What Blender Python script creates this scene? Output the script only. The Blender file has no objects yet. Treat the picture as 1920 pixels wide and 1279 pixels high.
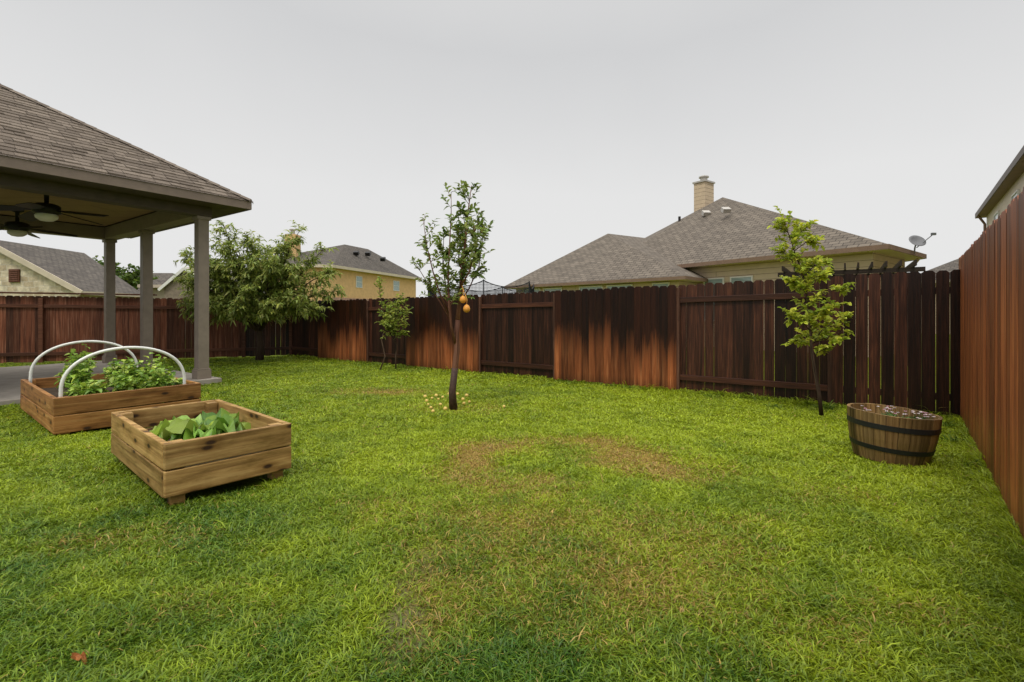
import bpy, bmesh, math, random
import numpy as np
from mathutils import Vector, Matrix
random.seed(7); rng=np.random.default_rng(7)
S=bpy.context.scene; COL=S.collection
S.view_settings.view_transform='Standard'; S.view_settings.look='None'; S.view_settings.exposure=0
# ---------------------------------------------------------------- helpers
def V(*a): return Vector(a)
class MB:
    def __init__(s): s.v=[]; s.f=[]; s.t=[]; s.cur=(.5,.5,.5)
    def tint(s,c=None): s.cur=c if c else (random.random(),random.random(),random.random()); return s
    def add(s,vs,fs):
        o=len(s.v); s.v+= [tuple(p) for p in vs]; s.t+=[s.cur]*len(vs); s.f+=[tuple(i+o for i in f) for f in fs]
    def obox(s,c,ax,ay,az,hx,hy,hz):
        c=Vector(c); ax=Vector(ax).normalized()*hx; ay=Vector(ay).normalized()*hy; az=Vector(az).normalized()*hz
        vs=[c+i*ax+j*ay+k*az for i in(-1,1) for j in(-1,1) for k in(-1,1)]
        s.add(vs,[(0,1,3,2),(4,6,7,5),(0,4,5,1),(2,3,7,6),(0,2,6,4),(1,5,7,3)])
    def beam(s,p0,p1,w,h,up=(0,0,1)):
        p0=Vector(p0);p1=Vector(p1); d=p1-p0; L=d.length; d.normalize()
        side=d.cross(Vector(up)).normalized(); u2=side.cross(d)
        s.obox((p0+p1)/2,d,side,u2,L/2,w/2,h/2)
    def tube(s,pts,rad,n=7,cap=True):
        pts=[Vector(p) for p in pts]
        if not hasattr(rad,'__len__'): rad=[rad]*len(pts)
        vs=[];fs=[]
        prev=None
        for i,p in enumerate(pts):
            d=(pts[min(i+1,len(pts)-1)]-pts[max(i-1,0)]).normalized()
            if prev is None:
                a=d.cross(Vector((.3,.9,.1)) if abs(d.z)>.7 else Vector((0,0,1))).normalized()
            else:
                a=(prev-d*prev.dot(d)).normalized()
            prev=a; b=d.cross(a)
            for k in range(n):
                t=2*math.pi*k/n; vs.append(p+(a*math.cos(t)+b*math.sin(t))*rad[i])
        for i in range(len(pts)-1):
            for k in range(n):
                k2=(k+1)%n; fs.append((i*n+k,i*n+k2,(i+1)*n+k2,(i+1)*n+k))
        if cap:
            fs.append(tuple(range(n))[::-1]); fs.append(tuple(range((len(pts)-1)*n,len(pts)*n)))
        s.add(vs,fs)
    def lathe(s,c,prof,n=24,axis=(0,0,1)):
        c=Vector(c); z=Vector(axis).normalized(); x=z.orthogonal().normalized(); y=z.cross(x)
        vs=[];fs=[]
        for r,h in prof:
            for k in range(n):
                t=2*math.pi*k/n; vs.append(c+z*h+(x*math.cos(t)+y*math.sin(t))*r)
        for i in range(len(prof)-1):
            for k in range(n):
                k2=(k+1)%n; fs.append((i*n+k,i*n+k2,(i+1)*n+k2,(i+1)*n+k))
        s.add(vs,fs)
ORG={}
def top(name,loc,label,cat,group=None,mesh=None):
    o=mesh or bpy.data.objects.new(name,None)
    if not mesh: COL.objects.link(o); o.location=loc; o.empty_display_size=.2
    ORG[o.name]=Vector(loc); o["label"]=label; o["category"]=cat
    if group: o["group"]=group
    return o
def rawmesh(name,vs,fs,mat,origin=(0,0,0),parent=None,smooth=False,uv=True,cols=None,attr='tint',bevel=0,recalc=True):
    me=bpy.data.meshes.new(name)
    o3=Vector(origin)
    me.from_pydata([tuple(Vector(p)-o3) for p in vs],[],fs)
    if recalc:
        bm=bmesh.new(); bm.from_mesh(me); bmesh.ops.recalc_face_normals(bm,faces=bm.faces); bm.to_mesh(me); bm.free()
    if cols is not None:
        a=me.color_attributes.new(attr,'FLOAT_COLOR','POINT')
        c=np.ones((len(cols),4),dtype=np.float32); c[:,:3]=np.array(cols,dtype=np.float32); a.data.foreach_set('color',c.ravel())
    if uv:
        ul=me.uv_layers.new(name='UVMap')
        for p in me.polygons:
            n=p.normal
            t=Vector((0,0,1)).cross(n)
            t=Vector((1,0,0)) if t.length<.05 else t.normalized()
            b=n.cross(t)
            for li in p.loop_indices:
                co=me.vertices[me.loops[li].vertex_index].co
                ul.data[li].uv=(co.dot(t),co.dot(b))
    if smooth: me.polygons.foreach_set('use_smooth',[True]*len(me.polygons))
    me.materials.append(mat)
    o=bpy.data.objects.new(name,me); COL.objects.link(o)
    if parent:
        o.parent=parent; 
        po=ORG[parent.name]; o.location=o3-po
    else: o.location=o3
    ORG[o.name]=o3
    if bevel:
        m=o.modifiers.new('bevel','BEVEL'); m.width=bevel; m.segments=2; m.limit_method='ANGLE'; m.angle_limit=math.radians(40)
    return o
def part(name,mb,mat,parent,**k):
    return rawmesh(name,mb.v,mb.f,mat,origin=ORG[parent.name],parent=parent,cols=mb.t,**k)
def solo(name,mb,mat,loc,label,cat,group=None,**k):
    o=rawmesh(name,mb.v,mb.f,mat,origin=loc,cols=mb.t,**k)
    return top(name,loc,label,cat,group,mesh=o)
# ---------------------------------------------------------------- materials
def newmat(name):
    m=bpy.data.materials.new(name); m.use_nodes=True; nt=m.node_tree; b=nt.nodes['Principled BSDF']; return m,nt,b
def N(nt,t,**k):
    n=nt.nodes.new(t)
    for a,v in k.items():
        if a in n.inputs: n.inputs[a].default_value=v
        else: setattr(n,a,v)
    return n
def ramp(nt,fac,stops):
    r=nt.nodes.new('ShaderNodeValToRGB'); e=r.color_ramp.elements
    while len(e)<len(stops): e.new(.5)
    for i,(p,c) in enumerate(stops): e[i].position=p; e[i].color=(*c,1) if len(c)==3 else c
    nt.links.new(fac,r.inputs[0]); return r.outputs[0]
def mixc(nt,f,a,b,mode='MIX'):
    m=nt.nodes.new('ShaderNodeMix'); m.data_type='RGBA'; m.blend_type=mode
    for s,val in ((m.inputs[0],f),(m.inputs[6],a),(m.inputs[7],b)):
        if hasattr(val,'links'): nt.links.new(val,s)
        elif isinstance(val,tuple): s.default_value=(*val,1)
        else: s.default_value=val
    return m.outputs[2]
def math_(nt,op,a,b=0.0,clamp=False):
    m=nt.nodes.new('ShaderNodeMath'); m.operation=op; m.use_clamp=clamp
    for s,val in ((m.inputs[0],a),(m.inputs[1],b)):
        if hasattr(val,'links'): nt.links.new(val,s)
        else: s.default_value=val
    return m.outputs[0]
def bump(nt,b,h,st=.3,d=.01):
    n=N(nt,'ShaderNodeBump',Strength=st,Distance=d); nt.links.new(h,n.inputs['Height']); nt.links.new(n.outputs[0],b.inputs['Normal'])
def wood(name,cols,grain='V',wet=None,rough=.6,knots=False,scale=1.0,var=.6):
    m,nt,b=newmat(name); L=nt.links.new
    uv=N(nt,'ShaderNodeUVMap'); at=N(nt,'ShaderNodeAttribute',attribute_name='tint')
    mp=N(nt,'ShaderNodeVectorMath',operation='MULTIPLY'); L(uv.outputs[0],mp.inputs[0])
    mp.inputs[1].default_value=(28*scale,1.1*scale,1) if grain=='V' else (1.1*scale,28*scale,1)
    of=N(nt,'ShaderNodeVectorMath',operation='MULTIPLY'); L(at.outputs['Color'],of.inputs[0]); of.inputs[1].default_value=(37,53,71)
    ad=N(nt,'ShaderNodeVectorMath',operation='ADD'); L(mp.outputs[0],ad.inputs[0]); L(of.outputs[0],ad.inputs[1])
    n1=N(nt,'ShaderNodeTexNoise',Scale=1.6,Detail=6.0,Roughness=.65,Distortion=.6); L(ad.outputs[0],n1.inputs['Vector'])
    c=ramp(nt,n1.outputs[0],[(.28,cols[0]),(.5,cols[1]),(.72,cols[2])])
    sep=N(nt,'ShaderNodeSeparateColor'); L(at.outputs['Color'],sep.inputs[0])
    br=ramp(nt,sep.outputs[0],[(0,(1-var*.6,)*3),(1,(1+var*.45,1+var*.4,1+var*.35))])
    c=mixc(nt,1.0,c,br,'MULTIPLY')
    if grain=='V':
        ms=N(nt,'ShaderNodeVectorMath',operation='MULTIPLY'); L(uv.outputs[0],ms.inputs[0]); ms.inputs[1].default_value=(14,.7,1)
        ma=N(nt,'ShaderNodeVectorMath',operation='ADD'); L(ms.outputs[0],ma.inputs[0]); L(of.outputs[0],ma.inputs[1])
        ns=N(nt,'ShaderNodeTexNoise',Scale=1.0,Detail=3.0); L(ma.outputs[0],ns.inputs['Vector'])
        c=mixc(nt,ramp(nt,ns.outputs[0],[(.48,(0,0,0)),(.66,(.8,.8,.8))]),c,mixc(nt,1.0,c,(.38,.33,.32),'MULTIPLY'))
    if knots:
        k=N(nt,'ShaderNodeVectorMath',operation='MULTIPLY'); L(uv.outputs[0],k.inputs[0]); k.inputs[1].default_value=(2.2,5.0,1)
        ka=N(nt,'ShaderNodeVectorMath',operation='ADD'); L(k.outputs[0],ka.inputs[0]); L(of.outputs[0],ka.inputs[1])
        vo=N(nt,'ShaderNodeTexVoronoi',Scale=1.0,voronoi_dimensions='2D'); L(ka.outputs[0],vo.inputs['Vector'])
        kr=ramp(nt,vo.outputs['Distance'],[(.05,(1,1,1)),(.10,(0,0,0))])
        halo=ramp(nt,vo.outputs['Distance'],[(.08,(.6,.6,.6)),(.25,(0,0,0))])
        c=mixc(nt,halo,c,mixc(nt,1.0,c,(.5,.38,.26),'MULTIPLY'))
        c=mixc(nt,kr,c,(.045,.022,.012))
        n4=N(nt,'ShaderNodeTexNoise',Scale=3.2,Detail=7.0,Roughness=.7)
        mp2=N(nt,'ShaderNodeVectorMath',operation='MULTIPLY'); L(uv.outputs[0],mp2.inputs[0]); mp2.inputs[1].default_value=(1.0,3.4,1)
        a2=N(nt,'ShaderNodeVectorMath',operation='ADD'); L(mp2.outputs[0],a2.inputs[0]); L(of.outputs[0],a2.inputs[1])
        L(a2.outputs[0],n4.inputs['Vector'])
        c=mixc(nt,ramp(nt,n4.outputs[0],[(.46,(0,0,0)),(.66,(.75,.75,.75))]),c,mixc(nt,1.0,c,(.42,.40,.28),'MULTIPLY'))
    if wet:
        tc=N(nt,'ShaderNodeTexCoord'); sx=N(nt,'ShaderNodeSeparateXYZ'); L(tc.outputs['Object'],sx.inputs[0])
        cu=N(nt,'ShaderNodeCombineXYZ'); L(sx.outputs[0],cu.inputs[0]); L(sx.outputs[1],cu.inputs[1])
        lo=N(nt,'ShaderNodeTexNoise',Scale=.8,Detail=4.0,Roughness=.65); L(cu.outputs[0],lo.inputs['Vector'])
        h=math_(nt,'ADD',sx.outputs[2],math_(nt,'MULTIPLY',math_(nt,'SUBTRACT',lo.outputs[0],.5),wet[2]))
        h=math_(nt,'ADD',h,math_(nt,'MULTIPLY',math_(nt,'SUBTRACT',sep.outputs[1],.5),.45))
        h=math_(nt,'ADD',h,math_(nt,'MULTIPLY',math_(nt,'SUBTRACT',n1.outputs[0],.5),1.3))
        mr=N(nt,'ShaderNodeMapRange'); L(h,mr.inputs[0]); mr.inputs[1].default_value=wet[0]; mr.inputs[2].default_value=wet[1]
        wf=mr.outputs[0]
        dark=mixc(nt,1.0,c,wet[3],'MULTIPLY'); c=mixc(nt,wf,c,dark)
        mr2=N(nt,'ShaderNodeMapRange'); L(sx.outputs[2],mr2.inputs[0]); mr2.inputs[1].default_value=.0; mr2.inputs[2].default_value=.2; mr2.inputs[3].default_value=.7; mr2.inputs[4].default_value=0
        c=mixc(nt,mr2.outputs[0],c,mixc(nt,1.0,c,(.35,.38,.35),'MULTIPLY'))
    L(c,b.inputs['Base Color']); b.inputs['Roughness'].default_value=rough; b.inputs['Specular IOR Level'].default_value=.25
    bump(nt,b,n1.outputs[0],.6,.005)
    return m
def plain(name,col,rough=.6,nscale=8,amt=.25,metal=0,bs=.15,spec=.4):
    m,nt,b=newmat(name); L=nt.links.new
    tc=N(nt,'ShaderNodeTexCoord'); n=N(nt,'ShaderNodeTexNoise',Scale=nscale,Detail=6.0,Roughness=.6); L(tc.outputs['Object'],n.inputs['Vector'])
    lo=tuple(x*(1-amt) for x in col); hi=tuple(min(1,x*(1+amt)) for x in col)
    L(ramp(nt,n.outputs[0],[(.3,lo),(.7,hi)]),b.inputs['Base Color']); b.inputs['Roughness'].default_value=rough; b.inputs['Metallic'].default_value=metal
    b.inputs['Specular IOR Level'].default_value=spec
    bump(nt,b,n.outputs[0],bs,.005); return m
def bricks(name,c1,c2,mortar,w,h,msize=.01,rough=.85,off=.5,noise=.35,bst=.6,bd=.01,irregular=0):
    m,nt,b=newmat(name); L=nt.links.new
    uv=N(nt,'ShaderNodeUVMap'); vec=uv.outputs[0]
    if irregular:
        nn=N(nt,'ShaderNodeTexNoise',Scale=1.5); L(vec,nn.inputs['Vector']); vm=N(nt,'ShaderNodeVectorMath',operation='SCALE'); L(nn.outputs['Color'],vm.inputs[0]); vm.inputs['Scale'].default_value=irregular
        va=N(nt,'ShaderNodeVectorMath',operation='ADD'); L(vec,va.inputs[0]); L(vm.outputs[0],va.inputs[1]); vec=va.outputs[0]
    t=N(nt,'ShaderNodeTexBrick',offset=off); L(vec,t.inputs['Vector'])
    t.inputs['Color1'].default_value=(*c1,1); t.inputs['Color2'].default_value=(*c2,1); t.inputs['Mortar'].default_value=(*mortar,1)
    t.inputs['Scale'].default_value=1; t.inputs['Mortar Size'].default_value=msize; t.inputs['Brick Width'].default_value=w; t.inputs['Row Height'].default_value=h; t.inputs['Mortar Smooth'].default_value=.3
    n=N(nt,'ShaderNodeTexNoise',Scale=3.0,Detail=8.0,Roughness=.7); L(uv.outputs[0],n.inputs['Vector'])
    c=mixc(nt,1.0,t.outputs['Color'],ramp(nt,n.outputs[0],[(.3,(1-noise,)*3),(.7,(1+noise,)*3)]),'MULTIPLY')
    L(c,b.inputs['Base Color']); b.inputs['Roughness'].default_value=rough; b.inputs['Specular IOR Level'].default_value=.25
    inv=math_(nt,'SUBTRACT',1.0,t.outputs['Fac']); bump(nt,b,inv,bst,bd); return m
def leafmat(name,rough=.45,trans=.35,spec=.4):
    m,nt,b=newmat(name); L=nt.links.new
    at=N(nt,'ShaderNodeAttribute',attribute_name='tint')
    L(at.outputs['Color'],b.inputs['Base Color']); b.inputs['Roughness'].default_value=rough; b.inputs['Specular IOR Level'].default_value=spec
    tr=N(nt,'ShaderNodeBsdfTranslucent'); L(at.outputs['Color'],tr.inputs[0])
    mx=N(nt,'ShaderNodeMixShader'); mx.inputs[0].default_value=trans; L(b.outputs[0],mx.inputs[1]); L(tr.outputs[0],mx.inputs[2])
    L(mx.outputs[0],nt.nodes['Material Output'].inputs[0]); return m
M_front=wood('fence_wood_front',[(.11,.033,.013),(.29,.088,.028),(.46,.19,.078)],wet=(.48,1.0,.85,(.085,.068,.07)),rough=.45,var=.8)
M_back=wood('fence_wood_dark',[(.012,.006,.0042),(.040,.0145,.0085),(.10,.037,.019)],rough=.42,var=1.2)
M_rail=wood('fence_rail_wood',[(.022,.009,.006),(.055,.020,.011),(.10,.038,.019)],grain='H',rough=.45,var=.6)
M_pergola=wood('pergola_dark_wood',[(.010,.007,.006),(.025,.016,.012),(.045,.028,.020)],grain='H',rough=.5,var=.5)
M_right=wood('fence_wood_orange',[(.13,.038,.014),(.34,.10,.029),(.52,.21,.08)],wet=(1.2,2.3,.8,(.42,.36,.36)),rough=.48,var=.7)
M_left=wood('fence_wood_brown',[(.07,.023,.012),(.17,.057,.029),(.30,.15,.095)],rough=.6,var=1.0)
M_leftrail=wood('fence_rail_brown',[(.06,.023,.013),(.11,.042,.023),(.17,.073,.045)],grain='H',rough=.6)
M_post=wood('fence_post_wood',[(.03,.014,.010),(.08,.036,.022),(.16,.08,.05)],rough=.6,var=.8)
M_plank=wood('planter_wood',[(.17,.092,.030),(.36,.215,.075),(.52,.35,.14)],grain='H',knots=True,rough=.5,var=.4,scale=.6)
M_plank2=wood('planter_wood_reddish',[(.16,.064,.020),(.36,.165,.05),(.48,.28,.10)],grain='H',knots=True,rough=.5,var=.5,scale=.6)
M_stave=wood('barrel_wood',[(.06,.036,.015),(.21,.13,.050),(.40,.28,.125)],rough=.5,var=.9,scale=.9)
M_bark=wood('tree_bark',[(.03,.02,.013),(.08,.05,.034),(.16,.11,.08)],rough=.8)
M_redbark=wood('reddish_bark',[(.06,.024,.014),(.15,.062,.036),(.27,.14,.09)],rough=.7)
M_shing=bricks('roof_shingles',(.145,.118,.098),(.085,.070,.060),(.03,.026,.023),.22,.125,.007,noise=.35,bst=.8,bd=.012)
M_shing2=bricks('roof_shingles_weathered',(.18,.15,.12),(.125,.104,.084),(.06,.05,.043),.30,.17,.012,noise=.2,bst=1.,bd=.03)
M_shing3=bricks('roof_shingles_grey',(.13,.112,.095),(.09,.078,.068),(.05,.045,.042),.3,.17,.012,noise=.3,bst=1.,bd=.03)
M_siding=bricks('lap_siding_tan',(.56,.44,.31),(.54,.425,.30),(.24,.18,.125),6.0,.19,.008,noise=.08,bst=.8)
M_stucco=plain('stucco_yellow',(.62,.40,.19),.9,3,.12)
M_stone=bricks('limestone',(.74,.66,.50),(.42,.33,.22),(.56,.50,.40),.50,.24,.022,noise=.4,irregular=.2)
M_redbrick=bricks('pink_brick',(.42,.2,.14),(.33,.15,.10),(.5,.42,.36),.25,.08,.012)
M_cream=plain('cream_trim',(.56,.48,.37),.6,2,.1)
M_taupe=plain('taupe_paint',(.26,.21,.168),.55,6,.12,bs=.08)
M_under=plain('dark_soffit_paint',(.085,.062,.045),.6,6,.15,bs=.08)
M_taupe2=plain('fascia_paint',(.22,.165,.13),.55,6,.12,bs=.08)
M_ceil=bricks('ceiling_board',(.34,.235,.11),(.32,.22,.105),(.09,.065,.035),3.0,.6,.006,noise=.12,bst=.3)
M_fascia=plain('brown_fascia',(.19,.12,.08),.6,4,.15)
M_darkmetal=plain('dark_bronze_metal',(.010,.008,.007),.5,10,.2)
M_white=plain('white_pvc',(.74,.74,.70),.35,10,.08,bs=.03)
M_frame=plain('white_frame',(.7,.69,.66),.5,5,.08)
M_globe=plain('frosted_glass',(.75,.72,.62),.3,3,.04,bs=0)
M_conc=plain('concrete',(.33,.29,.245),.85,3,.22,bs=.3)
M_soil=plain('potting_soil',(.05,.032,.02),.95,18,.5,bs=.9)
M_iron=plain('black_hoop_iron',(.012,.012,.013),.5,10,.3)
M_net=plain('trampoline_net',(.012,.014,.018),.8,5,.2)
M_pole=plain('grey_steel',(.20,.21,.22),.4,8,.15,metal=.6)
M_chim=plain('galvanised_flue',(.45,.42,.38),.45,8,.2,metal=.5)
M_orange=plain('orange_peel',(.72,.31,.05),.5,20,.12,bs=.3)
M_yell=plain('yellow_fruit',(.66,.47,.13),.5,14,.25,bs=.2)
M_dry=plain('dry_leaf',(.34,.12,.03),.7,20,.4)
M_leaf=leafmat('foliage',.5,.42,.3); M_veg=leafmat('vegetable_leaf',.4,.3); M_pet=leafmat('petal',.6,.3)
def glassmat():
    m,nt,b=newmat('window_glass'); b.inputs['Roughness'].default_value=.12; b.inputs['Specular IOR Level'].default_value=.8
    tc=N(nt,'ShaderNodeUVMap'); w=N(nt,'ShaderNodeTexWave',Scale=6.0,bands_direction='Y'); nt.links.new(tc.outputs[0],w.inputs['Vector'])
    nt.links.new(ramp(nt,w.outputs['Fac'],[(.3,(.16,.24,.24)),(.7,(.34,.40,.38))]),b.inputs['Base Color']); return m
M_glass=glassmat()
# ---------------------------------------------------------------- lawn pattern
class VN:
    def __init__(s,seed): s.g=np.random.default_rng(seed).random((256,256))
    def __call__(s,x,y,sc):
        x=np.asarray(x)*sc+1000; y=np.asarray(y)*sc+1000
        xi=np.floor(x).astype(int); yi=np.floor(y).astype(int); fx=x-xi; fy=y-yi
        fx=fx*fx*(3-2*fx); fy=fy*fy*(3-2*fy); g=s.g
        a=g[xi%256,yi%256]; b=g[(xi+1)%256,yi%256]; c=g[xi%256,(yi+1)%256]; d=g[(xi+1)%256,(yi+1)%256]
        return (a*(1-fx)+b*fx)*(1-fy)+(c*(1-fx)+d*fx)*fy
vn1,vn2,vn3,vn4=VN(1),VN(2),VN(3),VN(4)
def fbm(v,x,y,s): return .5*v(x,y,s)+.27*v(x,y,s*2.1)+.15*v(x,y,s*4.3)+.08*v(x,y,s*9)
def brown(x,y):
    x=np.asarray(x,float); y=np.asarray(y,float)
    x_=x+.7*(fbm(vn4,x,y,1.5)-.5); y_=y+.6*(fbm(vn3,x,y,1.5)-.5)
    b=0*x
    for cx,cy,sx,sy,a in ((-.15,4.65,.42,.26,.9),(-.40,4.15,.24,.42,.9),(.05,3.62,.38,.22,.7),(.55,4.95,.55,.2,.7),(1.10,4.45,.42,.40,.95),(1.40,4.0,.32,.28,.65),
        (.45,2.4,.7,.5,.50),(-2.2,2.7,.5,.22,.28),(-2.1,7.9,.9,.35,.7),(-.4,2.3,.25,.5,.42),(1.25,2.9,.5,.25,.34),(-1.35,2.05,.3,.25,.25),(-.6,6.6,.8,.5,.28),(1.6,2.0,.5,.2,.2),(.2,3.0,.7,.3,.36),(-.9,3.2,.3,.4,.2),(2.2,3.4,.5,.25,.22)):
        b=b+a*np.exp(-((x_-cx)/sx)**2-((y_-cy)/sy)**2)
    n=fbm(vn1,x,y,3.2)
    return np.clip(np.minimum(b,1.15)*(.15+1.65*n)-.08,0,.85)
def bare(x,y):
    x=np.asarray(x,float); xx=x+.25*(fbm(vn2,x,y,2.5)-.5)
    return np.clip(1.0*np.exp(-((xx+.42)/.14)**2-((y-2.2)/.7)**2)*(.05+1.7*fbm(vn3,x,y,6))-.32,0,.6)
def lawncol(x,y,r):
    n=fbm(vn2,x,y,.9); n2=fbm(vn4,x,y,4.5)
    lime=np.clip((y-1.5)/3.0,0,1)*.50+.27+(n-.5)*.7+(n2-.5)*.8+.14*np.clip(x/3,-1,1)
    lime=np.clip(lime+(r[:,0]-.5)*.5,0,1)[:,None]
    g1=np.array((.060,.152,.012)); g2=np.array((.40,.49,.020))
    c=g1*(1-lime)+g2*lime
    bb=brown(x,y); isb=(r[:,1]<bb*.85+.010)[:,None]
    st=np.array((.54,.37,.10))*(.5+.6*r[:,2:3])
    return np.where(isb,st,c*(.68+.62*r[:,2:3])*(1-.25*bb[:,None])+np.array((.08,.045,.0))*bb[:,None])
# ---------------------------------------------------------------- key plan points
A=Vector((5.57,6.02)); CN=Vector((-6.66,14.5)); UF=(CN-A).normalized(); VF=Vector((.57,.82)).normalized()
LF1=Vector((-20.2,9.6))
R0=Vector((5.74,6.10)); R1=Vector((.955,.30)); RD=(R1-R0).normalized()
PA=Vector((-.57,-.82)).normalized(); PU=Vector((-.82,.57)).normalized(); K=Vector((-4.93,9.11))
def PT(a,u,z=0): p=K+PA*a+PU*u; return Vector((p.x,p.y,z))
P2N=Vector((-2.28,3.157)); P2s=Vector((.65,.76)).normalized(); P2l=Vector((-P2s.y,P2s.x)); P2S,P2L=.84,1.6
P1N=Vector((-4.76,5.0)); P1s=Vector((.62,.785)).normalized(); P1l=Vector((-P1s.y,P1s.x)); P1S,P1L=1.36,2.25
BC=Vector((3.40,4.34))
# ---------------------------------------------------------------- ground
def ax(a,b,st,far):
    c=list(np.arange(a,b+1e-6,st)); lo=[];hi=[];d=1;x=a
    while x>-far: x-=d; lo.append(x); d*=1.5
    d=1;x=b
    while x<far: x+=d; hi.append(x); d*=1.5
    return np.array(lo[::-1]+c+hi)
gx=ax(-14,9,.09,900); gy=ax(0,16,.09,1200)
X,Y=np.meshgrid(gx,gy,indexing='ij'); nx,ny=X.shape
inn=(X>-14)&(X<9)&(Y>0)&(Y<16)
Z=np.where(inn,(fbm(vn3,X,Y,1.5)-.5)*.05,0)
pts=np.stack([X.ravel(),Y.ravel(),Z.ravel()],1)
idx=np.arange(nx*ny).reshape(nx,ny)
q=np.stack([idx[:-1,:-1].ravel(),idx[1:,:-1].ravel(),idx[1:,1:].ravel(),idx[:-1,1:].ravel()],1)
def npmesh(name,pts,faces,nper,cols,mat,smooth=False):
    me=bpy.data.meshes.new(name); me.vertices.add(len(pts)); me.vertices.foreach_set('co',pts.astype(np.float32).ravel())
    me.loops.add(faces.size); me.loops.foreach_set('vertex_index',faces.astype(np.int32).ravel())
    nf=faces.size//nper; me.polygons.add(nf); me.polygons.foreach_set('loop_start',np.arange(0,faces.size,nper,dtype=np.int32))
    try: me.polygons.foreach_set('loop_total',np.full(nf,nper,dtype=np.int32))
    except Exception: pass
    me.update(calc_edges=True)
    a=me.color_attributes.new('tint','FLOAT_COLOR','POINT'); c=np.ones((len(pts),4),np.float32); c[:,:3]=cols; a.data.foreach_set('color',c.ravel())
    if smooth: me.polygons.foreach_set('use_smooth',np.ones(nf,bool))
    me.materials.append(mat); o=bpy.data.objects.new(name,me); COL.objects.link(o); ORG[o.name]=Vector((0,0,0)); return o
gc=lawncol(pts[:,0],pts[:,1],np.stack([np.full(nx*ny,.4),np.full(nx*ny,.99),np.full(nx*ny,.5)],1))
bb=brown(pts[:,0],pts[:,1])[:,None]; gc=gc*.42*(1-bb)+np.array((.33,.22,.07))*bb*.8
ba=bare(pts[:,0],pts[:,1])[:,None]; gc=gc*(1-ba)+np.array((.20,.17,.115))*ba
m,nt,b=newmat('lawn_soil_and_thatch'); at=N(nt,'ShaderNodeAttribute',attribute_name='tint'); tc=N(nt,'ShaderNodeTexCoord')
n=N(nt,'ShaderNodeTexNoise',Scale=45.0,Detail=6.0,Roughness=.75); nt.links.new(tc.outputs['Object'],n.inputs['Vector'])
nt.links.new(mixc(nt,1.0,at.outputs['Color'],ramp(nt,n.outputs[0],[(.3,(.45,.42,.35)),(.7,(1.6,1.55,1.5))]),'MULTIPLY'),b.inputs['Base Color'])
b.inputs['Roughness'].default_value=.95; b.inputs['Specular IOR Level'].default_value=.1; bump(nt,b,n.outputs[0],.9,.02); M_ground=m
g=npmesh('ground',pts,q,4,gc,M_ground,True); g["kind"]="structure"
def inbox(x,y,Nn,s,l,S_,L_,m=.0):
    a=(x-Nn.x)*s.x+(y-Nn.y)*s.y; c=(x-Nn.x)*l.x+(y-Nn.y)*l.y
    return (a>-m)&(a<S_+m)&(c>-m)&(c<L_+m)
def left_of(x,y,p,q): return (q.x-p.x)*(y-p.y)-(q.y-p.y)*(x-p.x)
bx=[];by=[];bsz=[]
for y0,y1,dens,w in ((1.0,2.4,18000,.0048),(2.4,3.8,13500,.0057),(3.8,5.6,8000,.0072),(5.6,8.5,4000,.0098),(8.5,15.5,1600,.015)):
    xw0,xw1=-1.15*y1-1.2,1.12*y1+.8; nb=int((xw1-xw0)*(y1-y0)*dens)
    x=rng.uniform(xw0,xw1,nb); y=rng.uniform(y0,y1,nb)
    k=(np.abs(x)<1.15*y+1.2)
    k&=(left_of(x,y,A,CN)>0)==(left_of(0.,0.,A,CN)>0)
    k&=(left_of(x,y,CN,LF1)>0)==(left_of(0.,0.,CN,LF1)>0)
    k&=(left_of(x,y,R0,R1)>0)==(left_of(-1.,2.,R0,R1)>0)
    k&=~inbox(x,y,P2N,P2s,P2l,P2S,P2L,-.03)&~inbox(x,y,P1N,P1s,P1l,P1S,P1L,-.03)
    k&=~(((x-BC.x)**2+(y-BC.y)**2)<.27**2)
    pa=(x-K.x)*PA.x+(y-K.y)*PA.y; pu=(x-K.x)*PU.x+(y-K.y)*PU.y
    k&=~((pa>.38)&(pu>.38)&(pu<6.3))
    thin=.15*brown(x,y)+1.1*bare(x,y)+.22*(fbm(vn3,x,y,6)<.36)
    k&=rng.random(nb)>thin
    bx.append(x[k]);by.append(y[k]);bsz.append(np.full(k.sum(),w))
x=np.concatenate(bx);y=np.concatenate(by);w=np.concatenate(bsz);nb=len(x)
r=rng.random((nb,3)); bcol=lawncol(x,y,r)
h=(.015+.020*rng.random(nb))*(.40+1.2*fbm(vn1,x,y,5.5))*(1-.4*brown(x,y))
h*=np.where(rng.random(nb)<.05,1.6,1)
fd=np.minimum(np.abs(left_of(x,y,A,CN))/(CN-A).length,np.abs(left_of(x,y,R0,R1))/(R1-R0).length); h*=1+1.8*np.exp(-(fd/.12)**2)
th=rng.random(nb)*2*np.pi+4*fbm(vn2,x,y,7); lean=h*(.6+1.6*rng.random(nb)); 
z0=(fbm(vn3,x,y,1.5)-.5)*.05-.005
dx,dy=np.cos(th),np.sin(th)
ph=rng.random(nb)*np.pi; sx,sy=np.cos(ph),np.sin(ph)
w=w*(.6+.7*rng.random(nb))
def pt(t,ww,zz): return np.stack([x+dx*lean*t+sx*ww,y+dy*lean*t+sy*ww,z0+zz],1)
v=np.stack([pt(0,-w/2,0*h),pt(0,w/2,0*h),pt(.42,w/2,h*.72),pt(.42,-w/2,h*.72),pt(1.0,0*w,h*.90)],1).reshape(-1,3)
o=np.arange(nb)*5
f=np.stack([o,o+1,o+2,o,o+2,o+3,o+3,o+2,o+4],1)
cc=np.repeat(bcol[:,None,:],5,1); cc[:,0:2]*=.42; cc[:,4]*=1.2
M_grass=leafmat('grass_blade',.45,.36,.4)
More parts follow.
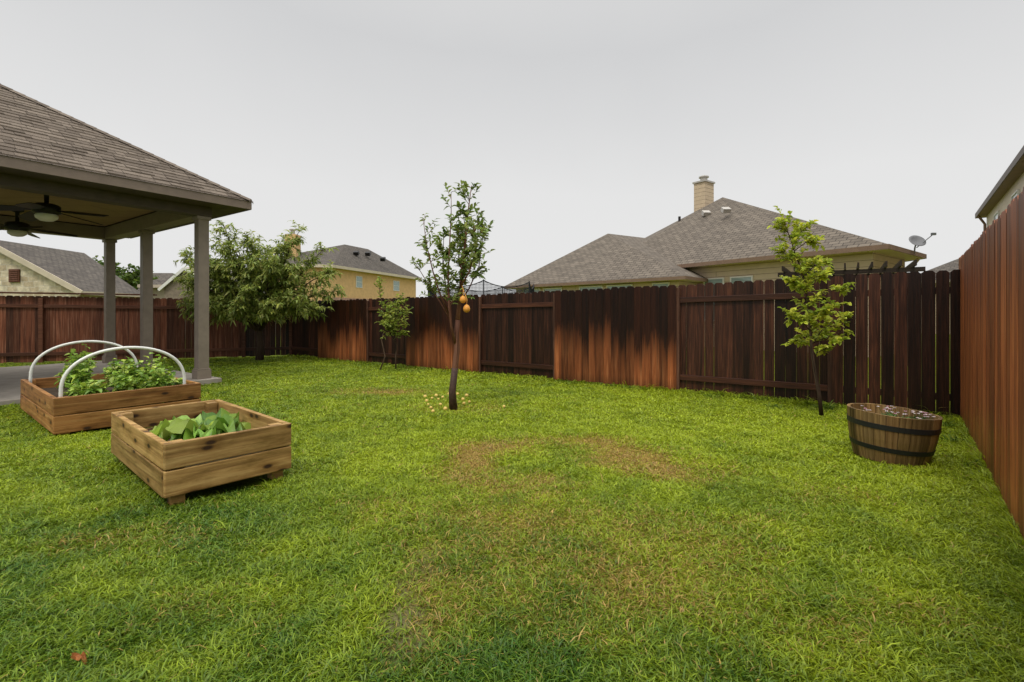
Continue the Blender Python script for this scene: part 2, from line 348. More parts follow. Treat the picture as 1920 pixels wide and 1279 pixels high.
gr=npmesh('lawn_grass',v,f,3,cc.reshape(-1,3),M_grass); gr["kind"]="stuff"; gr["label"]="short damp lawn grass with yellowed dry patches"; gr["category"]="grass"
mb=MB(); a0,a1,u0,u1=.36,11.,.36,6.3
c=(PT(a0,u0)+PT(a1,u1))/2; mb.obox((c.x,c.y,.02),(*PA,0),(*PU,0),(0,0,1),(a1-a0)/2,(u1-u0)/2,.065)
sl=part('patio_pavement',mb,M_conc,g,bevel=.01); sl.parent=None; sl["kind"]="structure"
# ---------------------------------------------------------------- fences
def boards(mb,p0,p1,h0,h1,nrm,off,bw=.14,gap=(.001,.003),ear=.03,rough=.012,wide=.06):
    d=(p1-p0); L=d.length; d.normalize(); n=max(1,int(round(L/(bw+.003)))); st=L/n
    for i in range(n):
        g_=random.uniform(*gap); c=p0+d*(st*(i+.5)); h=h0+(h1-h0)*(i+.5)/n+random.uniform(-rough,rough)
        if random.random()<wide: g_+=.007
        hw=(st-g_)/2; th=.009; o2=off+random.uniform(-.002,.002); tw=random.uniform(-.001,.001)
        zb=.02+random.uniform(0,.025)
        prof=[(-hw,zb),(hw,zb),(hw,h-ear),(hw-ear,h),(-hw+ear,h),(-hw,h-ear)]
        vs=[]
        for s_ in(-th,th):
            for a_,z in prof:
                q2=c+d*a_+nrm*(o2+s_+tw*(a_/hw)); vs.append((q2.x,q2.y,z))
        fs=[(5,4,3,2,1,0),(6,7,8,9,10,11)]+[(k,(k+1)%6,(k+1)%6+6,k+6) for k in range(6)]
        mb.tint(); mb.add(vs,fs)
def fence(label,segs,nrm,M_p=M_post):
    p=segs[0][0]; F=top('wooden_fence',(p.x,p.y,0),label,'fence')
    for p0,p1,h0,h1,kind,bm_,rm_ in segs:
        mb=MB(); off=.05 if kind=='front' else -.03
        boards(mb,p0,p1,h0,h1,nrm,off,wide=.10 if p0.x>2 and bm_ is not M_right else .04); part('fence_panel',mb,bm_,F)
        for lo_ in (True,False):
            mb=MB().tint(); za,zb_=(.24,.24) if lo_ else (h0-.26,h1-.26)
            mb.beam((p0.x,p0.y,za),(p1.x,p1.y,zb_),.038,.088)
            part('rail',mb,rm_,F,bevel=.004)
        mb=MB().tint(); mb.obox((p0.x,p0.y,(h0-.05)/2),(*(p1-p0).normalized(),0),(*nrm,0),(0,0,1),.045,.044,(h0-.05)/2); part('post',mb,M_p,F,bevel=.004)
    return F
def onF(Xv): 
    t=(Xv-A.x)/(CN.x-A.x); return A+(CN-A)*t
nb_=-VF
xs=[5.62,4.49,2.74,.85,-.69,-2.51,-3.73,-5.45,-6.66]
hs=[1.85,1.82,1.77,1.73,1.70,1.68,1.665,1.655,1.65]
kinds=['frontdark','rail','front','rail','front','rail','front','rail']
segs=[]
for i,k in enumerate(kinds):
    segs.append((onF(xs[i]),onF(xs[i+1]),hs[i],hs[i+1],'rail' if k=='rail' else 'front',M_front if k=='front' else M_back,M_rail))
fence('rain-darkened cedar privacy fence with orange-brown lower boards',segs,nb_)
ld=(LF1-CN).normalized(); ln=Vector((ld.y,-ld.x)); 
if ln.dot(-CN)<0: ln=-ln
segs=[]; d0=0; Ltot=(LF1-CN).length; k=0
for L_ in (1.25,2.35,2.3,2.3,2.4,2.3,1.7):
    segs.append((CN+ld*d0,CN+ld*min(d0+L_,Ltot),1.68+.02*k,1.70+.02*k,'rail',M_back if k==0 else M_left,M_rail if k==0 else M_leftrail)); d0+=L_; k+=1
FL=fence('weathered reddish brown wood fence with a flat top cap',segs,ln,M_leftrail)
mb=MB().tint(); a_=CN+ld*3.4; b_=CN+ld*Ltot; mb.beam((a_.x,a_.y,1.80),(b_.x,b_.y,1.86),.14,.04); part('top_cap',mb,M_leftrail,FL)
rn=Vector((-RD.y,RD.x)); 
if rn.dot(Vector((-1,1)))<0: rn=-rn
segs=[]; Lr=(R1-R0).length
for i in range(3): segs.append((R0+RD*(Lr*i/3),R0+RD*(Lr*(i+1)/3),1.99,1.99,'front',M_right,M_rail))
fence('tall orange-red stained cedar fence with dog-eared boards',segs,rn)
# ---------------------------------------------------------------- patio cover
PC=top('patio_cover',PT(4,3),'open patio cover with shingled hip roof and square taupe posts','patio')
E=3.27; Wd=12.; Lu=6.2; hh=Lu/2; pit=.645; zt=E+.15
mb=MB(); ap1=PT(hh,hh,zt+pit*hh); ap2=PT(Wd-hh,hh,zt+pit*hh)
c4=[PT(-.03,-.03,zt-.02),PT(Wd,-.03,zt-.02),PT(Wd,Lu,zt-.02),PT(-.03,Lu,zt-.02)]
mb.add([c4[0],c4[1],ap2,ap1],[(0,1,2,3)]); mb.add([c4[2],c4[3],ap1,ap2],[(0,1,2,3)]); mb.add([c4[3],c4[0],ap1],[(0,1,2)]); mb.add([c4[1],c4[2],ap2],[(0,1,2)])
roof=part('roof',mb,M_shing,PC)
mb=MB(); course=.145; nrow=int(hh*math.hypot(1,pit)/course)
def slope_pt(side,s,e,lift):
    run=e/math.hypot(1,pit); z=zt+pit*run+lift
    return PT(s,run,z) if side==0 else PT(run,s,z)
for side in (0,1):
    Ls=Wd if side==0 else Lu
    for i in range(nrow):
        e0=i*course; e1=e0+course*1.1; r0=e0/math.hypot(1,pit); r1=min(e1/math.hypot(1,pit),hh)
        s=r0-.03 ; send=Ls-r0+.03
        while s<send-.02:
            wd=random.choice((.13,.18,.22,.28)); s2=min(s+wd,send); l=random.choice((.014,.019,.026))
            mb.tint(); sa=max(s+.004,r1 if s<r1 else s); sb=min(s2-.002,Ls-r1) if s2>Ls-r1 else s2-.002
            if sb>sa:
                a=slope_pt(side,max(s+.003,r0),e0,l);b2=slope_pt(side,s2-.003,e0,l);c_=slope_pt(side,sb,e1,.003);d_=slope_pt(side,sa,e1,.003)
                a0_=slope_pt(side,max(s+.003,r0),e0,0);b0_=slope_pt(side,s2-.003,e0,0)
                mb.add([a,b2,c_,d_,a0_,b0_],[(0,1,2,3),(4,5,1,0)])
            s=s2
m,nt,b=newmat('asphalt_shingle_tabs'); at=N(nt,'ShaderNodeAttribute',attribute_name='tint'); sp=N(nt,'ShaderNodeSeparateColor'); nt.links.new(at.outputs['Color'],sp.inputs[0])
tc=N(nt,'ShaderNodeTexCoord'); n=N(nt,'ShaderNodeTexNoise',Scale=60.0,Detail=4.0); nt.links.new(tc.outputs['Object'],n.inputs['Vector'])
cr=ramp(nt,sp.outputs[0],[(0,(.10,.078,.060)),(.5,(.135,.107,.084)),(1,(.18,.145,.115))])
nt.links.new(mixc(nt,1.0,cr,ramp(nt,n.outputs[0],[(.3,(.7,.7,.7)),(.7,(1.35,1.35,1.35))]),'MULTIPLY'),b.inputs['Base Color']); b.inputs['Roughness'].default_value=.85; b.inputs['Specular IOR Level'].default_value=.2; bump(nt,b,n.outputs[0],.4,.004)
part('shingle',mb,m,roof)["kind"]="stuff"
mb=MB()
for i in range(24):
    t0=i*.13; t1=t0+.15
    if t1<hh:
        mb.tint(); w2=.075; vs=[]
        for t,lf_ in ((t0,.034),(t1,.026)):
            vs+=[PT(t+w2,t-w2,zt+pit*(t-w2)+lf_),PT(t,t,zt+pit*t+lf_),PT(t-w2,t+w2,zt+pit*(t-w2)+lf_)]
        vs+=[PT(t0+w2,t0-w2,zt+pit*(t0-w2)),PT(t0,t0,zt+pit*t0),PT(t0-w2,t0+w2,zt+pit*(t0-w2))]
        mb.add(vs,[(0,1,4,3),(1,2,5,4),(6,7,1,0),(7,8,2,1)])
part('ridge_cap',mb,m,roof)
for (p,q_) in ((PT(0,0),PT(Wd,0)),(PT(0,.026),PT(0,Lu)),(PT(.026,Lu),PT(Wd,Lu))):
    mb=MB(); p=p.copy();q_=q_.copy(); p.z=q_.z=E+.065; mb.beam(p,q_,.025,.16); part('fascia',mb,M_taupe2,PC)
mb=MB()
def slabq(a0,a1,u0,u1,z,t=.02):
    c=(PT(a0,u0,z)+PT(a1,u1,z))/2; mb.obox(c,(*PA,0),(*PU,0),(0,0,1),(a1-a0)/2,(u1-u0)/2,t/2)
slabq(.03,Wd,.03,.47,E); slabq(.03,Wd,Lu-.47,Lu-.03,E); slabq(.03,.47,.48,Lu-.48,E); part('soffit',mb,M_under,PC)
mb=MB(); slabq(.74,Wd,.74,Lu-.74,3.40); part('ceiling',mb,M_ceil,PC)
for (a0_,a1_,u0_,u1_) in ((.48,Wd,.48,.73),(.48,Wd,Lu-.73,Lu-.48),(.48,.73,.74,Lu-.74)):
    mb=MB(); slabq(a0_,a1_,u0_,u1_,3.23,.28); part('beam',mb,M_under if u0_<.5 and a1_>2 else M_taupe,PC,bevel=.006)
for a_,u_ in ((.605,.605),(.605,3.25),(.605,5.58),(6.2,.605),(6.2,5.58)):
    mb=MB(); p=PT(a_,u_); X3,Y3=(*PA,0),(*PU,0)
    mb.obox((p.x,p.y,1.58),X3,Y3,(0,0,1),.090,.090,1.50); 
    mb.obox((p.x,p.y,.165),X3,Y3,(0,0,1),.118,.118,.08); mb.obox((p.x,p.y,.26),X3,Y3,(0,0,1),.106,.106,.012)
    mb.obox((p.x,p.y,3.055),X3,Y3,(0,0,1),.118,.118,.03)
    part('post',mb,M_taupe,PC,bevel=.004)
def fan(a,u,rot):
    p=PT(a,u,3.39); F=top('ceiling_fan',(p.x,p.y,3.39),'dark bronze five-bladed ceiling fan with frosted globe light','fan','ceiling fans under the patio roof')
    dz=.14
    mb=MB(); mb.lathe(p,[(0,0),(.10,0),(.10,-.05),(.035,-.08),(.03,-.12-dz),(.12,-.13-dz),(.18,-.16-dz),(.18,-.28-dz),(.12,-.31-dz),(0,-.31-dz)],20); part('motor',mb,M_darkmetal,F,smooth=True)
    mb=MB(); mb.lathe(p,[(.13,-.30-dz),(.15,-.33-dz),(.14,-.37-dz),(.085,-.41-dz),(0,-.425-dz)],20); part('lamp_shade',mb,M_globe,F,smooth=True)
    for i in range(5):
        t=rot+i*2*math.pi/5; d=Vector((math.cos(t),math.sin(t),-.09)).normalized(); s_=Vector((-d.y,d.x,.30)).normalized(); mb=MB()
        c=p+Vector((0,0,-.23-dz)); vs=[]
        for zz in(0,.010):
            for rr_,ww in((.15,.03),(.24,.03),(.30,.085),(.55,.10),(.84,.10),(.90,.065)):
                vs+= [c+d*rr_+s_*ww+Vector((0,0,zz)),c+d*rr_-s_*ww+Vector((0,0,zz))]
        fs=[]
        for j in range(5): fs+=[(2*j,2*j+1,2*j+3,2*j+2),(12+2*j,12+2*j+2,12+2*j+3,12+2*j+1),(2*j,2*j+2,14+2*j,12+2*j),(2*j+1,13+2*j,15+2*j,2*j+3)]
        fs+=[(0,12,13,1),(10,11,23,22)]
        mb.add(vs,fs); part('blade',mb,M_darkmetal,F)
fan(2.5,1.72,.15); fan(2.4,4.4,.8)
# ---------------------------------------------------------------- planters
def planter(Nn,s,l,S_,L_,H,z0,mat,label,thick=.04,soil=.13):
    Pl=top('raised_planter_box',(Nn.x,Nn.y,0),label,'planter','raised wooden planter boxes'); s3=Vector((*s,0)); l3=Vector((*l,0)); O=Vector((Nn.x,Nn.y,0))
    bh=(H-z0)/2
    for lev in(0,1):
        z=z0+bh*(lev+.5); t=thick
        for c,dv,ln_ in ((O+s3*(S_/2)+l3*(t/2),s3,S_),(O+s3*(S_/2)+l3*(L_-t/2),s3,S_),(O+l3*(L_/2)+s3*(t/2),l3,L_-2*t-.004),(O+l3*(L_/2)+s3*(S_-t/2),l3,L_-2*t-.004)):
            dv=(dv+Vector((0,0,random.uniform(-.008,.008)))).normalized()
            mb=MB().tint(); nrm=Vector((0,0,1)).cross(dv); mb.obox(c+Vector((0,0,z)),dv,nrm,nrm.cross(dv),ln_/2+random.uniform(-.003,.003),t/2,bh/2-.004); part('side_board',mb,mat,Pl,bevel=.007)
    for i,j in((0,0),(1,0),(0,1),(1,1)):
        c=O+s3*(.09 if i==0 else S_-.09)+l3*(.09 if j==0 else L_-.09)
        mb=MB().tint(); mb.obox(c+Vector((0,0,H/2-.003)),s3,l3,(0,0,1),.043,.043,H/2-.01); part('corner_post',mb,mat,Pl,bevel=.004)
    mb=MB(); n_=14
    vs=[O+s3*(thick+(S_-2*thick)*i/n_)+l3*(thick+(L_-2*thick)*j/n_)+Vector((0,0,H-soil+random.uniform(-.014,.014))) for i in range(n_+1) for j in range(n_+1)]
    mb.add(vs,[(i*(n_+1)+j,(i+1)*(n_+1)+j,(i+1)*(n_+1)+j+1,i*(n_+1)+j+1) for i in range(n_) for j in range(n_)]); part('soil',mb,M_soil,Pl,smooth=True)
    return Pl,O,s3,l3
Pa,O2,s2,l2=planter(P2N,P2s,P2l,P2S,P2L,.44,.075,M_plank,'square weathered pine planter box holding one leafy green',soil=.20)
Pb,O1,s1,l1=planter(P1N,P1s,P1l,P1S,P1L,.42,.03,M_plank2,'long reddish pine planter box with white hoops and greens')
for l_ in (.10,2.05):
    mb=MB(); pts_=[]
    for i in range(29):
        t=math.pi*i/28; xx=(1-math.cos(t))/2; zz=math.sin(t)**.8 if 0<i<28 else 0
        pts_.append(O1+s1*(.07+(P1S-.22)*xx)+l1*l_+Vector((0,0,.44+.46*zz)))
    pts_=[Vector((pts_[0].x,pts_[0].y,.30))]+pts_+[Vector((pts_[-1].x,pts_[-1].y,.30))]
    mb.tube(pts_,.0175,10); part('hoop',mb,M_white,Pb,smooth=True)
# ---------------------------------------------------------------- leaves
def leaf(mb,p,d,l,w,col,fold=.25,droop=.15):
    d=Vector(d).normalized(); up=Vector((random.gauss(0,.35),random.gauss(0,.35),1)); s_=d.cross(up)
    if s_.length<.05: s_=Vector((1,0,0))
    s_.normalize(); n_=s_.cross(d).normalized(); p=Vector(p)
    mb.cur=col; a=p+d*l*.35+s_*w*.5+n_*w*fold; b_=p+d*l*.35-s_*w*.5+n_*w*fold; m_=p+d*l*.5; t=p+d*l-Vector((0,0,l*droop))
    a2=p+d*l*.7+s_*w*.36+n_*w*fold*.6-Vector((0,0,l*droop*.4)); b2=p+d*l*.7-s_*w*.36+n_*w*fold*.6-Vector((0,0,l*droop*.4))
    mb.add([p,a,a2,t,b2,b_,m_],[(0,6,1),(1,6,2),(2,6,3),(3,6,4),(4,6,5),(5,6,0)])
def jit(c,a=.3):
    k=1+random.uniform(-a,a); return (c[0]*k*random.uniform(.85,1.15),c[1]*k,c[2]*k*random.uniform(.7,1.3))
def lerp(a,b,t): return tuple(x+(y-x)*t for x,y in zip(a,b))
def rdir(zb=0,zs=1): 
    t=random.uniform(0,2*math.pi); v=Vector((math.cos(t),math.sin(t),random.gauss(zb,zs))); return v.normalized()
def foliage(branches,twigs,tl,leaves,ll,lw,c0,c1,droop=0,zbias=.4,spread=.5,start=.25,tr=.004,wood_=None,lf=None,lfdroop=.15):
    lf=lf or MB(); wood_=wood_ or MB()
    for br in branches:
        br=[Vector(p) for p in br]
        for k in range(twigs):
            t=(start+(1-start)*random.random())*(len(br)-1); i=min(int(t),len(br)-2); p=br[i].lerp(br[i+1],t-i)
            d=(br[i+1]-br[i]).normalized()*.6+rdir(zbias,spread)*1.0; d.normalize(); L_=tl*random.uniform(.5,1.25)
            pts_=[p+d*L_*q_+Vector((0,0,-droop*L_*q_*q_)) for q_ in(0,.35,.7,1)]
            wood_.tint(); wood_.tube(pts_,[tr,tr*.8,tr*.6,tr*.3],4,False)
            shade=random.random()
            for j in range(leaves):
                q_=.15+.85*(j+random.random())/leaves; ii=min(int(q_*3),2); pp=pts_[ii].lerp(pts_[ii+1],q_*3-ii)
                ld_=(pts_[ii+1]-pts_[ii]).normalized()*.7+rdir(.1-droop*.6,.5)
                leaf(lf,pp,ld_,ll*random.uniform(.6,1.2),lw*random.uniform(.7,1.2),jit(lerp(c0,c1,min(1,max(0,.6*shade+.5*random.random()-.05))),.25),droop=lfdroop+droop*.2)
    return wood_,lf
def crook(p0,p1,n_=5,j=.05):
    p0=Vector(p0);p1=Vector(p1); L_=(p1-p0).length
    return [p0.lerp(p1,i/n_)+(Vector((random.gauss(0,j),random.gauss(0,j),random.gauss(0,j*.5)))*L_ if 0<i<n_ else Vector()) for i in range(n_+1)]
def tree(name,base,label,trunk,wood_,lf,barkmat,cat='tree',leafm=None):
    T=top(name,base,label,cat); 
    for p,r_ in trunk: wood_.tint(); wood_.tube(p,r_,8)
    part('trunk',wood_,barkmat,T,smooth=True); part('crown',lf,leafm or M_leaf,T,uv=False,recalc=False); return T
# centre citrus tree
B=Vector((-.79,6.49,0)); D=lambda px,py,dy=0: Vector(((px-960)/903*(6.49+dy),6.49+dy,1.3-(py-587)/903*(6.49+dy)))
trk=[B,D(848,735),D(853,690),D(857,655),D(856,625),D(858,600)]
main=[D(858,600),D(862,560,.05),D(866,520,.0),D(871,470,-.05),D(876,410,0),D(884,348,.05)]
lft=[D(856,650),D(846,612,-.1),D(842,570,-.15),D(840,520,-.1),D(843,460,-.05),D(846,400,0),D(846,360,.1)]
far=[D(843,590,-.12),D(826,555,-.2),D(812,510,-.25),D(800,460,-.2),D(793,408,-.15)]
rgt=[D(862,570,.05),D(880,540,.25),D(898,500,.3),D(905,450,.25),D(903,395,.2)]
bk=[D(862,560),D(868,520,.3),D(860,480,.45),D(866,430,.45)]
fr=[D(862,540),D(880,510,-.25),D(892,470,-.35),D(890,425,-.3)]
mid=[D(845,590),D(838,550,.25),D(830,500,.3),D(832,445,.25)]
lo=[D(845,600),D(818,555,.1),D(795,520,.15),D(780,495,.15)]
wd=MB(); lf=MB(); c0,c1=(.09,.14,.028),(.36,.44,.12)
foliage([main],60,.22,9,.092,.044,c0,c1,zbias=.4,start=.16,wood_=wd,lf=lf)
foliage([lft,bk,fr,rgt,mid],27,.21,9,.09,.043,c0,c1,zbias=.4,start=.3,wood_=wd,lf=lf)
foliage([far,lo],17,.18,8,.08,.038,c0,c1,zbias=.4,start=.3,wood_=wd,lf=lf)
trunks=[(trk,[.054,.046,.042,.042,.036,.034]),(main,[.034,.028,.022,.017,.012,.004]),(lft,[.022,.018,.015,.012,.009,.006,.003]),(far,[.014,.011,.009,.006,.003]),(rgt,[.014,.010,.008,.005,.003]),(bk,[.012,.010,.008,.004]),(fr,[.012,.010,.008,.004]),(mid,[.012,.010,.007,.004]),(lo,[.010,.008,.006,.003])]
CT=tree('citrus_tree',B,'young citrus tree with glossy leaves and two orange fruits',trunks,wd,lf,M_redbark)
mb=MB(); mb.tube([B+Vector((0,0,.01)),trk[1],trk[2]],[.058,.049,.0435],10); part('trunk_wrap',mb,plain('dark_trunk_bark',(.055,.028,.019),.7,22,.6,bs=.6),CT,smooth=True)
for px,py,r_ in ((868,562,.043),(875,579,.046)):
    c=D(px,py,-.30); mb=MB(); mb.lathe(c,[(.001,r_*1.25),(r_*.35,r_*1.12),(r_*.75,r_*.75),(r_,0),(r_*.85,-r_*.6),(r_*.5,-r_*.95),(.001,-r_*1.05)],18)
    mb.tube([c+Vector((0,0,r_*1.2)),c+Vector((.0,.05,.12)),D(866,535,-.05)],.004,5)
    solo('orange_fruit',mb,M_orange,c,'ripe orange fruit hanging low in the citrus tree','fruit','oranges hanging on the tree',smooth=True)
for px,py in ((800,755),(808,768),(818,745),(826,762),(868,752),(875,745),(842,742),(812,775),(870,760),(945,766),(797,747),(803,762),(822,752),(858,742),(880,757),(835,770),(810,750),(830,748)):
    Yg=1173.9/(py-587); c=Vector(((px-960)/903*Yg,Yg,.028)); r_=.026*random.uniform(.7,1.25); mb=MB(); mb.lathe(c,[(.001,r_*.9),(r_*.7,r_*.7),(r_,0),(r_*.7,-r_*.7),(.001,-r_*.9)],10)
    solo('fallen_fruit',mb,M_yell,c,'small yellow fallen fruit lying in the grass','fruit','fallen fruit under the tree',smooth=True)
# oak sapling
def Dp(Y0): return lambda px,py,dy=0: Vector(((px-960)/903*(Y0+dy),Y0+dy,1.3-(py-587)/903*(Y0+dy)))
Q=Dp(6.02); B=Vector((3.87,6.02,0))
tr_=[B,Q(1536,740),Q(1527,690),Q(1521,650),Q(1519,600),Q(1512,550),Q(1500,500),Q(1484,455),Q(1470,412)]
bs=[[Q(1521,650),Q(1540,620,.1),Q(1562,600,.15),Q(1590,592,.15)],[Q(1519,620),Q(1500,600,-.1),Q(1480,590,-.15)],[Q(1517,580),Q(1535,555,.1),Q(1560,545,.1),Q(1585,540,.1)],[Q(1512,550),Q(1495,530,.1),Q(1475,525,.1)],
    [Q(1505,520),Q(1525,500,-.1),Q(1545,490,-.1)],[Q(1500,500),Q(1480,485,.1),Q(1468,470,.1)],[Q(1490,470),Q(1510,455,.05),Q(1530,450,.05)],[Q(1523,665),Q(1545,655,-.1),Q(1565,640,-.1)],[Q(1521,640),Q(1505,625,.2),Q(1495,640,.2)],[Q(1519,610),Q(1540,585,-.15),Q(1565,570,-.2)],[Q(1521,645),Q(1550,632,.1),Q(1582,622,.1)],[Q(1508,530),Q(1530,520,.1),Q(1552,512,.1)],[Q(1484,455),Q(1495,440,.1),Q(1508,430,.1)]]
wd=MB(); c0,c1=(.25,.32,.03),(.66,.70,.09)
wd,lf=foliage(bs,14,.13,8,.075,.05,c0,c1,zbias=.1,spread=.45,start=.25,tr=.003)
foliage([tr_[3:]],70,.17,8,.075,.048,c0,c1,zbias=.1,spread=.45,start=0,tr=.003,wood_=wd,lf=lf)
tree('oak_sapling',B,'slender young oak sapling with bright yellow-green leaves',[(tr_,[.026,.022,.019,.017,.014,.011,.008,.005,.003])]+[(b_,[.007,.005,.004]+([.002] if len(b_)==4 else [])) for b_ in bs],wd,lf,M_bark)
for bx_,tp,rng_ in (((713,692),(716,520),0),((742,690),(738,562),1)):
    Q=Dp(11.0); B=Q(bx_[0],bx_[1]); B.z=0; t_=crook(B,Q(*tp),6,.03)
    wd=MB(); c0,c1=(.14,.20,.03),(.50,.56,.10)
    if rng_==0:
        wd,lf=foliage([t_[3:]],20,.20,6,.09,.05,c0,c1,start=.1)
    else:
        sub=[[t_[3],Q(x_,y_,dy_)] for x_,y_,dy_ in ((722,590,.1),(755,600,-.1),(758,580,.2),(748,560,0),(727,612,-.2),(753,625,.1),(735,575,.3))]
        wd,lf=foliage(sub+[t_[3:]],16,.22,7,.10,.06,c0,c1,zbias=.1,start=.15)
        for s_ in sub: wd.tube(s_,[.008,.003],5)
    tree('sapling',B,'tall thin bare sapling with sparse leaves' if rng_==0 else 'small bushy sapling with light green leaves by the fence',[(t_,[.018,.016,.014,.012,.009,.006,.003])],wd,lf,M_bark)
# big spreading peach tree
B=Vector((-6.92,13.2,0)); t_=[B,B+V(.03,0,.4),B+V(-.02,.02,.8),B+V(.05,0,1.1)]
wd=MB(); lf=MB(); limbs=[]; c0,c1=(.11,.155,.022),(.46,.52,.13)
ends=[(-1.95,0,2.3),(-1.7,-.5,2.85),(-1.3,.3,3.35),(-.8,-.3,3.65),(-.3,.2,3.4),(.1,-.6,3.25),(.6,.2,3.25),(1.2,-.3,3.45),(1.7,.1,3.05),(2.0,-.2,2.4),(2.05,.1,1.9),(.9,-1.0,2.6),(-.6,-1.0,2.5),(-1.4,-.9,2.1),(1.5,-.9,1.8),(-2.0,.2,1.8),(0,.4,3.0),(.3,-1.1,1.9),(-.8,-1.1,1.6),(.8,-1.1,1.5),(1.75,-.5,1.4),(-1.7,-.5,1.5),(0,-1.1,1.4),(.3,-.9,2.6),(-.4,-.8,2.95),(-1.0,-.8,2.7),(1.3,-.8,2.4),(.7,-.5,2.9),(-.2,-.5,2.2),(1.0,-.4,2.1),(-1.1,-.3,2.4)]
for e in ends:
    p=t_[2+random.randint(0,1)]; E_=B+Vector(e); mid=p.lerp(E_,.5)+Vector((0,0,.12)); b_=[p,p.lerp(mid,.5)+V(0,0,.05),mid,mid.lerp(E_,.5)+V(0,0,.05),E_]; limbs.append(b_)
foliage(limbs,56,.36,12,.155,.046,c0,c1,droop=.18,zbias=.25,spread=.8,start=.38,wood_=wd,lf=lf,lfdroop=.35)
tree('peach_tree',B,'broad rounded peach tree with long narrow leaves beside fence',[(t_,[.11,.09,.08,.07])]+[(b_,[.05,.035,.025,.015,.006]) for b_ in limbs],wd,lf,M_bark)
B=Vector((-31.5,38,0)); t_=[B,B+V(0,0,2),B+V(.2,0,3.2)]; wd=MB(); lf=MB()
limbs=[[t_[1],B+Vector((random.uniform(-1,1),random.uniform(-1,1),3.2)),B+Vector((random.uniform(-3,3),random.uniform(-2,2),random.uniform(3.2,5.0)))] for _ in range(16)]
foliage(limbs,40,.9,10,.36,.2,(.05,.09,.015),(.18,.26,.05),start=.3,wood_=wd,lf=lf,tr=.01)
tree('shade_tree',B,'round green tree rising behind the stone house',[(t_,[.2,.17,.12])]+[(b_,[.1,.06,.02]) for b_ in limbs],wd,lf,M_bark)
# ---------------------------------------------------------------- vegetables
def bigleaf(mb,p,az,L_,W_,elev,col):
    d=Vector((math.cos(az),math.sin(az),0)); s_=Vector((-d.y,d.x,0)); nu,nv=7,6; vs=[]
    pos=Vector(p); e=elev
    for i in range(nu+1):
        t=i/nu; w_=W_*(math.sin(math.pi*min(1,.12+t*.86))**.7)*(.5 if i==0 else 1)*random.uniform(.9,1.1)
        for j in range(nv+1):
            q_=(j/nv-.5)*2; ruf=.010*math.sin(13*t+7*q_+az*3)*abs(q_)*4*W_/.1
            vs.append(pos+s_*(w_*q_/2)+Vector((0,0,abs(q_)*w_*.22+ruf)))
        pos=pos+(d*math.cos(e)+Vector((0,0,math.sin(e))))*L_/nu; e-=.26
    mb.cur=col; mb.add(vs,[(i*(nv+1)+j,(i+1)*(nv+1)+j,(i+1)*(nv+1)+j+1,i*(nv+1)+j+1) for i in range(nu) for j in range(nv)])
def cabbage(c,n_,L_,label,name='leafy_vegetable_plant'):
    mb=MB()
    for i in range(n_):
        f_=i/n_; az=i*2.4+random.uniform(-.3,.3); l_=L_*random.uniform(.75,1.15)*(1-.35*f_)
        p=Vector(c)+Vector((math.cos(az),math.sin(az),0))*.02; e=.55+1.0*f_
        bigleaf(mb,p,az,l_,l_*.42,e,jit(lerp((.12,.25,.03),(.33,.48,.08),random.random()),.2))
    return solo(name,mb,M_veg,c,label,'plant','vegetables in the planter boxes',smooth=True,uv=False,recalc=False)
c=O2+s2*.46+l2*.72; cabbage((c.x,c.y,.24),26,.44,'bright green leafy vegetable growing in the square planter')
c=O2+s2*.50+l2*.32; cabbage((c.x,c.y,.24),10,.19,'small young green seedling growing in the square planter')
c=O2+s2*.32+l2*1.1; cabbage((c.x,c.y,.24),11,.22,'small young green seedling growing in the square planter')
def bushy(c,r_,h_,n_,ll,label):
    mb=MB(); c=Vector(c)
    for i in range(n_):
        az=random.uniform(0,6.28); rr_=r_*math.sqrt(random.random()); hh_=h_*random.uniform(.4,1.15)*(1-.4*(rr_/r_)**2)
        p1=c+Vector((math.cos(az)*rr_,math.sin(az)*rr_,hh_)); p0=c+Vector((math.cos(az)*rr_*.4,math.sin(az)*rr_*.4,0))
        mb.cur=(.14,.24,.06); mb.tube([p0,p0.lerp(p1,.6)+V(0,0,.02),p1],[.004,.003,.002],4,False)
        for j in range(9):
            q_=.35+.65*random.random(); leaf(mb,p0.lerp(p1,q_),rdir(.3,.5),ll*random.uniform(.6,1.2),ll*.6,jit(lerp((.14,.27,.03),(.45,.58,.10),random.random()),.2))
    return solo('leafy_vegetable_plant',mb,M_veg,c,label,'plant','vegetables in the planter boxes',uv=False,recalc=False)
for ss,l_,r_,h_ in ((.35,.55,.22,.22),(.75,.5,.24,.34),(1.08,.45,.2,.36),(.4,1.05,.2,.50),(.85,1.1,.24,.40),(.45,1.7,.16,.66),(.95,1.75,.2,.40),(1.12,.95,.18,.45)):
    c=O1+s1*ss+l1*l_; bushy((c.x,c.y,.29),r_,h_,28,.09,'leafy green vegetable growing in the long planter')
